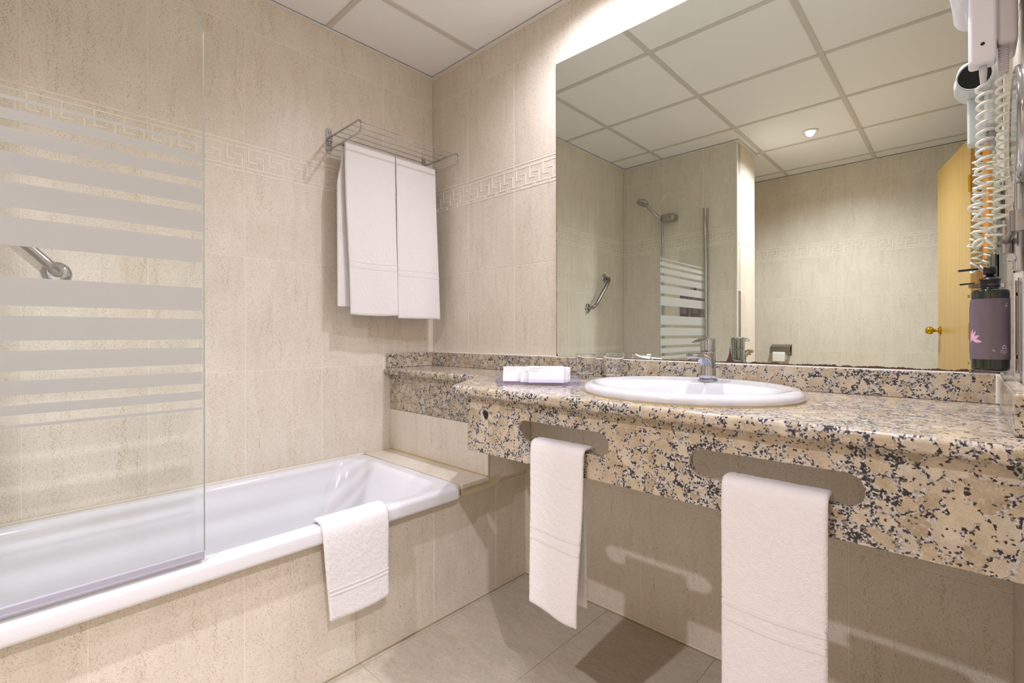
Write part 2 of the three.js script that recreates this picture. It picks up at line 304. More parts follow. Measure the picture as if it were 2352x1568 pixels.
// ---------------------------------------------------------------- floor
{
  const g = structure('floor', 'beige stoneware floor tiles with dark joints', 'floor');
  part(g, 'grout_bed', box(0, RIGHT, -.1, -.0016, 0, BACK), M.floorGrout);
  const xs = [.655, .672, 1.074, 1.476, 1.878, RIGHT], zs = [0, .395, .797, 1.199, 1.601, 2.003, 2.405, 2.807, BACK];
  for (let i = 0; i + 1 < xs.length; i++) for (let k = 0; k + 1 < zs.length; k++) {
    const t = part(g, 'tile', tileGeo(xs[i + 1] - xs[i], zs[k + 1] - zs[k], nextCell(4), .009, FT * 2, FT * 2, FT, FT, 2), M.floor); t.rotation.x = -Math.PI / 2; t.position.set(xs[i], 0, zs[k + 1]);
  }
  const zz = [2.405, 2.807, BACK], xx = [0, .27, .655]; for (let i = 0; i < 2; i++) for (let k = 0; k < 2; k++) { const t = part(g, 'tile', tileGeo(xx[i + 1] - xx[i], zz[k + 1] - zz[k], nextCell(4), .009, FT * 2, FT * 2, FT, FT, 2), M.floor); t.rotation.x = -Math.PI / 2; t.position.set(xx[i], 0, zz[k + 1]); }
  part(g, 'joint_line', [box(.655, .660, 0, .003, .01, NICHE), box(.655, RIGHT, 0, .003, 0, .005)], M.dirtyJoint, 'dingy joint along the walls');
}
// ---------------------------------------------------------------- ceiling of lay-in panels
{
  const g = structure('ceiling', 'suspended ceiling of white square panels in a grid', 'ceiling');
  part(g, 'slab', box(-.1, RIGHT + .1, CEIL + .03, CEIL + .1, -.1, BACK + .1), M.paint);
  const xs = [0, .355, .957, 1.559, RIGHT], zs = [0, .588, 1.176, 1.764, 2.352, 2.94, BACK];
  for (let i = 0; i + 1 < xs.length; i++) for (let k = 0; k + 1 < zs.length; k++) part(g, 'ceiling_panel', rbox(xs[i] + .006, xs[i + 1] - .006, CEIL + .002, CEIL + .03, zs[k] + .006, zs[k + 1] - .006, .002, 1), M.panel);
  for (const x of xs.slice(1, -1)) part(g, 'grid_bar', rbox(x - .012, x + .012, CEIL - .003, CEIL + .004, 0, BACK, .001, 1), M.grid);
  for (const z of zs.slice(1, -1)) for (let i = 0; i + 1 < xs.length; i++) part(g, 'grid_bar', rbox(xs[i] + (i ? .012 : 0), xs[i + 1] - (i < 3 ? .012 : 0), CEIL - .0025, CEIL + .004, z - .012, z + .012, .001, 1), M.grid);
  const t = structure('trim_2', 'thin white angle trim where ceiling meets the walls', 'trim');
  const an = (x0, x1, z0, z1) => box(x0, x1, CEIL - .008, CEIL - .0035, z0, z1);
  part(t, 'angle', [an(0, .018, 0, NICHE), an(.018, RIGHT, 0, .018), an(RIGHT - .018, RIGHT, .018, BACK), an(0, RIGHT - .018, BACK - .018, BACK), an(.018, .9, NICHE - .018, NICHE), an(.9, .918, NICHE - .018, 2.375)], M.angle);
}
// ---------------------------------------------------------------- hallway outside the door
{
  const g = structure('wall_hall', 'white painted hallway walls outside the doorway', 'wall');
  const X1 = 3.5, Z0 = .75, Z1 = 2.6;
  part(g, 'panel', box(X1, X1 + .1, 0, CEIL, Z0, Z1), M.paint); part(g, 'panel', box(RIGHT + .1, X1, 0, CEIL, Z0 - .1, Z0), M.paint); part(g, 'panel', box(RIGHT + .1, X1, 0, CEIL, Z1, Z1 + .1), M.paint);
  part(g, 'panel', [box(RIGHT + .1, RIGHT + .11, 0, CEIL, Z0, DOOR0 - .07), box(RIGHT + .1, RIGHT + .11, 0, CEIL, DOOR1 + .07, Z1), box(RIGHT + .1, RIGHT + .11, DOORH + .07, CEIL, DOOR0 - .07, DOOR1 + .07)], M.paint);
  const f = structure('floor_hall', 'plain floor of the hallway outside', 'floor'); part(f, 'boards', box(RIGHT, X1, -.1, 0, Z0, Z1), M.floorGrout);
  const c = structure('ceiling_hall', 'white hallway ceiling', 'ceiling'); part(c, 'slab', box(RIGHT + .1, X1, CEIL + .002, CEIL + .1, Z0, Z1), M.paint);
}
// ---------------------------------------------------------------- door frame and open door
{
  const f = structure('door_1', 'orange wooden frame of the doorway seen in the mirror', 'door frame');
  const jamb = (z0, z1) => part(f, 'jamb', rbox(RIGHT - .012, RIGHT + .112, 0, DOORH, z0, z1, .004), M.frameWood);
  jamb(DOOR0 - .035, DOOR0); jamb(DOOR1, DOOR1 + .035);
  part(f, 'head', rbox(RIGHT - .012, RIGHT + .112, DOORH, DOORH + .035, DOOR0 - .035, DOOR1 + .035, .004), M.frameWood);
  part(f, 'casing', [rbox(RIGHT, RIGHT + .016, 0, DOORH + .09, DOOR0 - .09, DOOR0 - .03, .004), rbox(RIGHT - .018, RIGHT + .002, 0, DOORH + .09, DOOR1 + .03, DOOR1 + .095, .004), rbox(RIGHT - .018, RIGHT + .002, DOORH + .03, DOORH + .095, DOOR0 - .03, DOOR1 + .03, .004)], M.frameWood);
  const d = thing('wooden_door', 'open oak door with brass knob seen in the mirror', 'door', [2.108, .008, 2.02], 0);
  d.rotation.y = Math.atan2(-.150, .615) ;           // leaf runs along local +z
  const leaf = new RoundedBoxGeometry(.04, DOORH - .01, .64, 2, .003); leaf.translate(0, (DOORH - .01) / 2, .32);
  part(d, 'leaf', leaf, M.oak);
  for (const s of [-1]) { const k = lathe([[.0, .075], [.014, .074], [.023, .064], [.026, .052], [.022, .040], [.011, .032], [.009, .022], [.011, .014], [.024, .008], [.027, .0], [0, 0]], 28); k.rotateZ(Math.PI / 2 * -s); k.translate(s * .02, 1.06, .585); part(d, 'knob', k, M.brass, 'round brass knob'); }
  for (const y of [.25, 1.05, 1.85]) { const h = cyl(.007, .007, .09, 14); h.translate(-.022, y, .002); part(d, 'hinge', h, M.brass); }
}

// ---------------------------------------------------------------- ceiling lamps
for (const [x, z, cd, cone, label] of LAMPS) {
  const o = thing('ceiling_spot', label, 'ceiling lamp', [x, CEIL, z], 0, 'recessed ceiling spots');
  part(o, 'rim', lathe([[.030, .0015], [.031, -.004], [.040, -.006], [.046, -.003], [.047, .002], [.030, .002]], 40), M.lampRim);
  const disc = cyl(.0295, .0295, .002, 32); disc.translate(0, .0005, 0); part(o, 'lamp', disc, M.lampGlow, 'glowing lamp face');
  const s = new THREE.SpotLight(LAMP_COLOR, cd, 0, cone, 1, 2); s.name = 'lamp_light'; s.position.set(0, -.008, 0); s.castShadow = true; s.shadow.radius = 1.2; s.shadow.mapSize.set(2048, 2048); s.shadow.camera.near = .02;
  s.target.position.set(0, -1, 0); s.target.name = 'lamp_aim'; o.add(s, s.target);
}

// ---------------------------------------------------------------- bathtub
{
  const o = thing('bathtub', 'white enamelled bathtub along the left wall', 'bathtub');
  const Z1 = NICHE - .004, R = [];
  const ring = (x0, x1, z0, z1, r, y) => R.push(roundRectRing(x0, x1, z0, z1, r, y, 12));
  ring(.008, .690, .408, Z1 - .004, .020, .437); ring(.005, .6965, .4045, Z1, .022, .439); ring(.004, .700, .403, Z1, .024, .447); ring(.004, .7005, .403, Z1, .024, .472); ring(.004, .7000, .4033, Z1, .024, .478); ring(.005, .6975, .405, Z1, .025, .4835); ring(.007, .693, .409, Z1 - .002, .028, .4873); ring(.010, .687, .413, Z1 - .003, .030, .4888); ring(.014, .680, .420, Z1 - .006, .034, .4892);
  ring(.036, .662, .452, 1.935, .075, .4892); ring(.041, .657, .459, 1.930, .085, .4875); ring(.047, .651, .467, 1.924, .095, .482); ring(.052, .646, .476, 1.92, .10, .470); ring(.060, .638, .495, 1.915, .11, .440); ring(.072, .626, .525, 1.905, .12, .38); ring(.088, .610, .565, 1.89, .125, .30); ring(.105, .593, .615, 1.875, .125, .20); ring(.122, .576, .665, 1.86, .12, .135); ring(.15, .55, .715, 1.83, .11, .105); ring(.20, .50, .78, 1.78, .09, .096); ring(.30, .40, 1.1, 1.5, .04, .092);
  part(o, 'shell', loft(R, false, true), M.enamel);
  const dr = lathe([[0, .004], [.026, .004], [.032, .001], [.033, -.002]], 28); dr.translate(.35, .097, 1.66); part(o, 'drain', dr, M.chrome);
  const ov = lathe([[0, .010], [.028, .009], [.034, .004], [.035, 0]], 28); ov.rotateX(-Math.PI / 2); ov.translate(.35, .36, 1.899); part(o, 'overflow_cap', ov, M.chrome);
  const t = structure('trim_3', 'white sealant bead between bathtub and left wall', 'trim'); part(t, 'bead', [rbox(0, .010, .486, .496, .41, Z1, .004, 2)], M.caulk);
  const t2 = structure('trim_4', 'yellowed joint below the bathtub rim', 'trim'); part(t2, 'bead', [box(.640, .6555, .440, .4475, .40, Z1)], M.stain);
}

// ---------------------------------------------------------------- granite vanity
const TOP = .887;
{
  const o = thing('granite_countertop', 'speckled tan granite vanity top with towel slots in its apron', 'countertop');
  const s = new THREE.Shape(); const B = .012;
  s.moveTo(.014, -.014); s.lineTo(.014, -.290); s.lineTo(.664, -.290); s.quadraticCurveTo(.672, -.290, .677, -.297); s.lineTo(.862, -.570); s.quadraticCurveTo(.867, -.578, .877, -.578); s.lineTo(RIGHT - .014, -.578); s.lineTo(RIGHT - .014, -.014); s.closePath();
  const hole = new THREE.Path(); hole.absellipse(1.508, -.315, .245, .195, 0, Math.PI * 2); s.holes.push(hole);
  const g = new THREE.ExtrudeGeometry(s, { depth: .006, bevelEnabled: true, bevelThickness: .012, bevelSize: B, bevelSegments: 6, curveSegments: 48 }); g.rotateX(-Math.PI / 2); g.translate(0, TOP - .018, 0);
  part(o, 'slab', g, M.granite);
  // front apron with two slots
  const a = new THREE.Shape(); a.moveTo(.905, .682); a.lineTo(RIGHT - .002, .682); a.lineTo(RIGHT - .002, TOP - .0305); a.lineTo(.905, TOP - .0305); a.closePath();
  for (const [x0, x1] of [[1.125, 1.427], [1.630, 1.940]]) { const yc = .774, r = .0295, p = new THREE.Path(); p.moveTo(x0 + r, yc - r); p.lineTo(x1 - r, yc - r); p.absarc(x1 - r, yc, r, -Math.PI / 2, Math.PI / 2, false); p.lineTo(x0 + r, yc + r); p.absarc(x0 + r, yc, r, Math.PI / 2, Math.PI * 1.5, false); a.holes.push(p); }
  const ag = new THREE.ExtrudeGeometry(a, { depth: .016, bevelEnabled: true, bevelThickness: .001, bevelSize: .001, bevelOffset: -.001, bevelSegments: 1, curveSegments: 20 }); ag.translate(0, 0, .543);
  part(o, 'apron', ag, M.granite);
  const uvBox = (x0, x1, y0, y1, z0, z1, r = .002) => { const q = rbox(x0, x1, y0, y1, z0, z1, r, 2), p = q.attributes.position, n = q.attributes.normal, u = q.attributes.uv; for (let i = 0; i < p.count; i++) { const ax = Math.abs(n.getX(i)), ay = Math.abs(n.getY(i)), az = Math.abs(n.getZ(i)); if (ay > ax && ay > az) u.setXY(i, p.getX(i) + .13, p.getZ(i)); else if (ax > az) u.setXY(i, p.getZ(i) + .41, p.getY(i)); else u.setXY(i, p.getX(i) + .27, p.getY(i) + .31); } return q; };
  part(o, 'apron', uvBox(.002, .688, .6865, TOP - .0305, .245, .265), M.granite);
  part(o, 'backsplash', uvBox(.022, RIGHT - .027, TOP + .0003, .9555, .001, .021), M.granite);
  part(o, 'backsplash', uvBox(.001, .0205, TOP + .0003, .9575, .001, .289, .003), M.granite);
  part(o, 'backsplash', uvBox(RIGHT - .026, RIGHT - .001, TOP + .0003, .9555, .022, .500, .006), M.granite);
  part(o, 'sealant', [rbox(.022, .834, .9545, .9595, .002, .012, .002, 2), rbox(.834, RIGHT - .027, .9545, .9578, .0105, .0165, .0015, 2), rbox(RIGHT - .030, RIGHT - .022, TOP, .957, .018, .026, .003, 2)], M.caulk, 'white sealant line');
}
// ---------------------------------------------------------------- mirror
{
  const o = thing('wall_mirror', 'large frameless mirror above the granite vanity', 'mirror');
  const X0 = .8375, X1 = RIGHT - .014, Y0 = .9585, Y1 = 2.163;
  part(o, 'pane', box(X0, X1, Y0, Y1, .005, .0095), M.mirror);
  part(o, 'backing', box(X0 + .001, X1 - .001, Y0 + .001, Y1 - .001, .0008, .005), M.black);
  // tarnished, flaking silver along the lower edge: a ragged outline
  const s = new THREE.Shape(); s.moveTo(X0, Y0); const n1 = wrapNoise(400, 1, 61), n2 = wrapNoise(90, 1, 62), n3 = wrapNoise(14, 1, 63);
  s.lineTo(X1, Y0); const N = 900;
  for (let i = N; i >= 0; i--) {
    const u = i / N, x = lerp(X0, X1, u); let h = .0009 + .0032 * n2(u, .5) * sstep(.25, .7, n3(u, .5)) + .0022 * n1(u, .5);
    h *= sstep(1.03, 1.25, x) * .8 + .35;
    const pk = (x0, w, hh) => { const t = 1 - Math.abs(x - x0) / w; if (t > 0) h = Math.max(h, hh * Math.pow(t, 2.3) * (.75 + .5 * n1(u, .3))); };
    pk(1.527, .017, .048); pk(.8385, .012, .016); pk(1.60, .05, .0075); pk(1.40, .03, .008); pk(1.655, .045, .008); pk(1.90, .1, .006);
    s.lineTo(x, Y0 + h);
  }
  const g = new THREE.ExtrudeGeometry(s, { depth: .0002, bevelEnabled: false }); g.translate(0, 0, .0096); part(o, 'tarnish', g, M.corrosion, 'dark brown tarnish along the lower edge');
  const s2 = []; for (let k = 0; k < 40; k++) { const x = rr(X0, X0 + .002), y0 = Y0 + k * (Y1 - Y0) / 40; s2.push(box(X0, X0 + rr(.0008, .0022), y0, y0 + (Y1 - Y0) / 40, .0096, .0098)); }
  part(o, 'tarnish', s2, M.corrosion, 'thin dark edge on the left side');
}

// ---------------------------------------------------------------- washbasin and tap
{
  const o = thing('washbasin', 'oval white inset washbasin in the granite top', 'washbasin', [1.508, TOP, .303]);
  const A = .285, Bz = .245, R = []; const e = (a, b, cz, y) => R.push(ellipseRing(0, cz, a, b, y, 120));
  e(A - .012, Bz - .012, 0, -.004); e(A - .004, Bz - .004, 0, .0005); e(A, Bz, 0, .006); e(A + .0005, Bz + .0005, 0, .012); e(A - .003, Bz - .003, 0, .019); e(A - .010, Bz - .010, 0, .0245); e(A - .020, Bz - .020, .001, .0270); e(A - .029, Bz - .030, .003, .0262); e(A - .036, Bz - .045, .010, .0235);
  e(A - .042, Bz - .068, .024, .0215); e(A - .047, Bz - .078, .030, .0195); e(A - .053, Bz - .085, .032, .013); e(A - .062, Bz - .094, .033, -.006); e(A - .082, Bz - .108, .032, -.045); e(A - .118, Bz - .130, .030, -.085); e(A - .165, Bz - .160, .026, -.115); e(A - .22, Bz - .195, .02, -.130); e(.028, .024, .018, -.135);
  part(o, 'bowl', loft(R, false, true), M.ceramic);
  const d = lathe([[0, .003], [.020, .003], [.024, .001], [.025, -.002]], 24); d.translate(0, -.133, .018); part(o, 'drain', d, M.chrome);
  const c = loft([ellipseRing(0, 0, A - .0005, Bz - .0005, -.001, 96), ellipseRing(0, 0, A + .0012, Bz + .0012, .0003, 96), ellipseRing(0, 0, A - .002, Bz - .002, .0028, 96)]); part(o, 'sealant_ring', c, M.stain, 'yellowed sealant around the rim');

  const t = thing('basin_tap', 'chrome single lever mixer tap on the washbasin', 'tap', [1.508, TOP + .0215, .138], 0);
  part(t, 'base_ring', lathe([[0, 0], [.0275, 0], [.0275, .003], [.0245, .005], [.0235, .008]], 40), M.chrome);
  const kn = []; for (let k = 0; k < 36; k++) { const a = k / 36 * Math.PI * 2, b = rbox(-.0012, .0012, .002, .007, -.0015, .0015, .0006, 1); b.translate(0, 0, .0255); b.rotateY(a); kn.push(b); } part(t, 'knurling', kn, M.chrome);
  // body: round column that leans forward into the flat spout
  const rings = [], nn = 40; const sec = (y, rx, rz, cz) => rings.push(Array.from({ length: nn }, (_, i) => { const a = -i / nn * Math.PI * 2; return V3(rx * Math.cos(a), y, cz + rz * Math.sin(a)); }));
  sec(.004, .0235, .0235, 0); sec(.02, .0225, .0222, 0); sec(.04, .0215, .0205, -.001); sec(.058, .0212, .0205, -.001); sec(.070, .0214, .0225, .001); sec(.080, .0215, .0235, .002); sec(.0875, .0215, .0235, .002); sec(.090, .0205, .0225, .002);
  part(t, 'body', loft(rings, true, true), M.chrome);
  const sp = []; const P = [[.014, .060, .019, .017], [.026, .067, .0195, .0135], [.044, .0745, .0195, .0105], [.066, .0785, .0195, .0090], [.090, .0795, .0190, .0083], [.108, .0795, .0182, .0080], [.1165, .0795, .0160, .0070], [.119, .0795, .011, .005]];
  for (const [z, y, w, h] of P) sp.push(Array.from({ length: 32 }, (_, i) => { const a = i / 32 * Math.PI * 2, c = Math.cos(a), s = Math.sin(a), f = (q) => Math.sign(q) * Math.pow(Math.abs(q), .55); return V3(f(c) * w, y + f(s) * h, z); }));
  part(t, 'spout', loft(sp, true, true), M.chrome);
  const ae = cyl(.011, .011, .006, 24); ae.translate(0, .0695, .101); part(t, 'aerator', ae, M.steel);
  part(t, 'cartridge_cap', lathe([[.0205, .0905], [.0218, .092], [.0218, .124], [.0205, .1268], [.017, .128], [0, .128]], 40), M.chrome);
  const lv = []; for (const [z, y, w, h] of [[-.016, .1255, .0155, .0035], [.006, .1270, .0165, .0035], [.030, .1265, .0155, .0030], [.055, .1232, .0150, .0026], [.078, .1185, .0142, .0024], [.088, .1165, .0120, .0022], [.0905, .116, .007, .0012]]) lv.push(Array.from({ length: 24 }, (_, i) => { const a = i / 24 * Math.PI * 2, f = (q) => Math.sign(q) * Math.pow(Math.abs(q), .6); return V3(f(Math.cos(a)) * w, y + f(Math.sin(a)) * h, z); }));
  part(t, 'lever', loft(lv, true, true), M.chrome);
}

// ---------------------------------------------------------------- glasses
function tumbler(x, z, label) {
  const o = thing('drinking_glass', label, 'glass', [x, TOP, z], 0, 'drinking glasses behind the washbasin');
  part(o, 'vessel', lathe([[0, .0006], [.022, .0004], [.0265, .001], [.0285, .004], [.0298, .015], [.0335, .055], [.0365, .0885], [.0360, .0896], [.0352, .0888], [.0322, .055], [.0285, .020], [.0262, .0145], [.022, .0125], [0, .012]], 56), M.tumbler);
}
tumbler(1.052, .112, 'clear drinking glass behind the white boxes'); tumbler(1.168, .112, 'clear drinking glass close to the washbasin rim');

// ---------------------------------------------------------------- acrylic tray with guest boxes
{
  const TX = 1.052, TZ = .362, TURN = .62;
  const o = thing('acrylic_tray', 'clear acrylic tray holding white guest amenity boxes', 'tray', [TX, TOP, TZ], TURN);
  part(o, 'floor_plate', rbox(-.145, .125, .0015, .0045, -.035, .062, .0012, 2), M.acrylic);
  part(o, 'front_lip', rbox(-.145, .125, .0045, .020, .059, .062, .0012, 2), M.acrylic);
  part(o, 'back_lip', rbox(-.145, .125, .0045, .030, -.035, -.032, .0012, 2), M.acrylic);
  for (const x of [-.145, .122]) part(o, 'side_lip', rbox(x, x + .003, .0045, .024, -.032, .059, .0012, 2), M.acrylic);
  const local = (x, y, z) => V3(x, y, z).applyAxisAngle(V3(0, 1, 0), TURN).add(V3(TX, TOP, TZ));
  function amenity(name, label, x0, x1, z, w, h, lean, lines, size, slant = 0) {
    const p = local((x0 + x1) / 2, .0052, z), g = thing(name, label, 'box', [p.x, p.y, p.z], TURN + slant, 'guest amenity boxes in the tray');
    const W = x1 - x0, b = rbox(-W / 2, W / 2, 0, h, -w, 0, .0008, 1); b.rotateX(-lean); b.translate(0, w * Math.sin(lean) , 0);
    part(g, 'carton', b, M.card);
    const tex = canvasTex(512, Math.round(512 * h / W), (c, cw, ch) => { c.fillStyle = '#f5f3f4'; c.fillRect(0, 0, cw, ch); c.fillStyle = '#9b9aa3'; c.textBaseline = 'top'; const k = 512 / W * size; c.font = k.toFixed(0) + 'px serif'; lines.forEach((s, i) => c.fillText(s, 512 * .0035 / W, 512 * .004 / W + i * k * 1.25)); });
    const pl = new THREE.PlaneGeometry(W - .001, h - .001); pl.translate(0, h / 2, .0003); pl.rotateX(-lean); pl.translate(0, w * Math.sin(lean), 0);
    part(g, 'printed_face', pl, std({ map: tex, roughness: .6 }), 'front face with small grey lettering');
  }
  amenity('tissue_box', 'white tissue carton at the front of the tray', -.040, .073, .054, .012, .0545, .28, ['PAÑUELOS', 'TISSUES'], .0068);
  amenity('comb_box', 'white comb carton between two other boxes in the tray', -.068, .010, .036, .010, .050, .28, ['PEINE', 'COMB'], .0064);
  amenity('dental_box', 'white dental kit carton at the left of the tray', -.128, -.020, .018, .012, .050, .28, ['SET DENTAL', 'DENTAL KIT'], .0064);
  amenity('spare_box', 'plain white carton behind the tissue carton', -.018, .083, .036, .010, .049, .28, [], .006);
  amenity('spare_box', 'plain white carton at the back right of the tray', -.018, .092, .016, .013, .049, .28, [], .006);
}

// ---------------------------------------------------------------- towels
// cloth of thickness t hung along a path (points [out, up] in local Z, Y), width along local X
function drape(path, width, { t = .007, edge = () => [0, 0], wave = () => 0, lift = () => 0, step = .0045, jit = .0007, from = 0, to = 1, shrink = 0, bands = [], hems = true } = {}) {
  const c = new THREE.CatmullRomCurve3(path.map(p => V3(0, p[1], p[0])), false, 'centripetal'), L = c.getLength(), ns = Math.max(4, Math.round(L * (to - from) / step)), nw = Math.max(6, Math.round(width / step)), rings = [], uvs = [];
  c.arcLengthDivisions = 800; c.updateArcLengths();
  for (let i = 0; i <= ns; i++) {
    const s = lerp(from, to, i / ns), p = c.getPointAt(s), tg = c.getTangentAt(s), n = V3(0, -tg.z, tg.y), ring = [];
    if (n.z < 0 && false) n.negate();
    const endT = Math.min(1, Math.min(i, ns - i) / 2 * .5 + .5); const inBand = bands.some(([a, b]) => s * L > a && s * L < b);
    const th = (t / 2 - 0 - shrink) * (hems ? endT : 1) - (shrink && (i === 0 || i === ns) ? .0022 : 0);
    const [l, r] = edge(s * L, L), x0 = -width / 2 + l, x1 = width / 2 - r;
    const put = (u, k) => { const x = lerp(x0, x1, u), w = wave(s * L, u, L), j = shrink ? 0 : jit; const q = p.clone().addScaledVector(n, w + k * th + (j ? (rnd() - .5) * j * 2 : 0)); q.x = x + (j ? (rnd() - .5) * j : 0); q.y += lift(s * L, u, L); ring.push(q); };
    for (let k = 0; k <= nw; k++) { const e = Math.min(k, nw - k); put(k / nw, e === 0 ? .45 : 1); }
    for (let k = nw; k >= 0; k--) { const e = Math.min(k, nw - k); put(k / nw, e === 0 ? -.45 : -1); }
    rings.push(ring); for (let k = 0; k < ring.length; k++) uvs.push(ring[k].x, s * L);
  }
  const g = loft(rings, false, false); g.setAttribute('uv', new THREE.Float32BufferAttribute(uvs, 2));
  // close both hems
  const n = rings[0].length, idx = Array.from(g.index.array); for (const ri of [0, rings.length - 1]) for (let k = 0; k < n / 2 - 1; k++) { const a = ri * n + k, b = a + 1, cc = ri * n + n - 1 - k, d = cc - 1; idx.push(a, b, cc, b, d, cc); }
  g.setIndex(idx); g.computeVertexNormals(); return { g, L };
}
function towel(name, label, pos, turn, path, width, opts, bandPos, group) {
  const o = thing(name, label, 'towel', pos, turn, group);
  const { g, L } = drape(path, width, { ...opts, bands: bandPos }); part(o, 'cloth', g, M.terry);
  for (const [a, b] of bandPos) { const q = drape(path, width, { ...opts, from: (a - .002) / L, to: (b + .002) / L, shrink: -.0006, step: .0022, hems: false }); part(o, 'woven_band', q.g, M.woven, 'flat woven stripe'); }
  return o;
}
// rail positions
const RAIL = { x: .10, y: 1.873 };
// local Z points to +x for turn = PI/2; local X points to -z
function hangPath(r, front, back, fz = 0, bz = 0) { const p = []; p.push([-r - .002 + bz, -back]); for (let k = 1; k <= 6; k++) p.push([-r - .001 + bz * (1 - k / 6), -back + (back - .012) * k / 6.4]); for (let k = 0; k <= 6; k++) { const a = Math.PI - k / 6 * Math.PI; p.push([r * Math.cos(a), r * Math.sin(a)]); } for (let k = 1; k <= 8; k++) p.push([r + .001 + fz * k / 8, -(front - .012) * k / 8.2 - .006]); p.push([r + .001 + fz, -front]); return p; }
{
  const T = Math.PI / 2, grp = 'bath towels on the chrome rack';
  towel('bath_towel', 'white bath towel on the rack, the one farther from the corner', [RAIL.x, RAIL.y, .4355], T, hangPath(.0125, .735, .700, .012, .004), .252,
    { t: .011, wave: (s, u, L) => { const d = sstep(.85, 1.4, s); return d * (.006 * Math.sin(u * 5.2 + .6) + .003 * Math.sin(u * 11 + s * 4)); }, lift: (s, u) => sstep(.72, .82, s) * (-.005 * Math.sin(u * 3.1)), edge: (s, L) => { const d = s / L; return d < .45 ? [-.022 * (1 - sstep(.35, .45, d)), 0] : [.020 * sstep(.55, 1, d), -.004 * sstep(.5, 1, d)]; } }, [[1.235, 1.243], [1.252, 1.268]], grp);
  towel('bath_towel', 'white bath towel on the rack, the one next to the corner', [RAIL.x, RAIL.y, .1885], T, hangPath(.0115, .748, .72, .022, .003), .232,
    { t: .011, wave: (s, u, L) => { const d = sstep(.85, 1.4, s); return d * (.005 * Math.sin(u * 4 + 2.1) + .003 * Math.sin(u * 9 + 1 + s * 3)); }, edge: (s, L) => { const d = s / L; return [0, -.012 * sstep(.55, 1, d)]; } }, [[1.270, 1.278], [1.289, 1.305]], grp);
}
// small towel over the bath rim: outside part hangs in front of the rim (local Z -> +x)
towel('bath_mat_towel', 'small white towel folded over the bathtub rim', [.70, .489, .835], Math.PI / 2,
  [[-.072, -.115], [-.066, -.07], [-.060, -.03], [-.054, .000], [-.042, .009], [-.020, .0095], [-.004, .006], [.006, -.006], [.0105, -.024], [.012, -.06], [.011, -.12], [.010, -.18], [.011, -.235], [.012, -.276]], .212,
  { t: .012, wave: (s, u) => sstep(.22, .5, s) * (.004 * Math.sin(u * 4 + 1)), lift: (s, u) => sstep(.25, .5, s) * (-.010 * Math.sin((1 - u) * 2.6)), edge: (s) => { const d = sstep(.16, .5, s); return [lerp(-.004, .020, d), lerp(-.002, 0, d)]; } }, [[.366, .372], [.378, .384]]);
// hand towels pulled through the apron slots (local Z -> +z)
const slotPath = (front, back) => [[-.032, -back], [-.031, -back * .66], [-.030, -back * .33], [-.030, -.03], [-.0295, -.006], [-.024, .005], [-.012, .009], [0, .009], [.012, .008], [.019, .003], [.0225, -.008], [.024, -.03], [.0245, -front * .3], [.0255, -front * .6], [.027, -front * .85], [.0275, -front]];
towel('hand_towel', 'white hand towel hanging from the slot nearer the bathtub', [1.277, .7470, .5525], 0, slotPath(.435, .425), .182,
  { t: .009, wave: (s, u) => sstep(.5, .9, s) * (.006 * Math.sin(u * 5 + .4)) + sstep(.4, 0, s) * .004 * Math.sin(u * 4), lift: (s, u) => sstep(.6, .9, s) * (-.012 * Math.sin(u * 2.2 + .2)), edge: (s, L) => { const d = s / L; return d < .45 ? [.004, .034] : [.002 - .004 * sstep(.6, 1, d), .004 + .016 * sstep(.6, 1, d)]; } }, [[.700, .7105], [.729, .7395]], 'hand towels in the apron slots');
towel('hand_towel', 'white hand towel hanging from the slot nearer the right wall', [1.799, .7475, .5525], 0, slotPath(.440, .43), .184,
  { t: .011, wave: (s, u) => sstep(.5, .9, s) * (.004 * Math.sin(u * 4 + 2.2)), lift: (s, u) => sstep(.5, .9, s) * (-.010 * Math.sin(u * 2.4 + .6)), edge: (s, L) => { const d = s / L; return d < .45 ? [.006, .014] : [-.003, .003]; } }, [[.715, .7255], [.744, .7545]], 'hand towels in the apron slots');

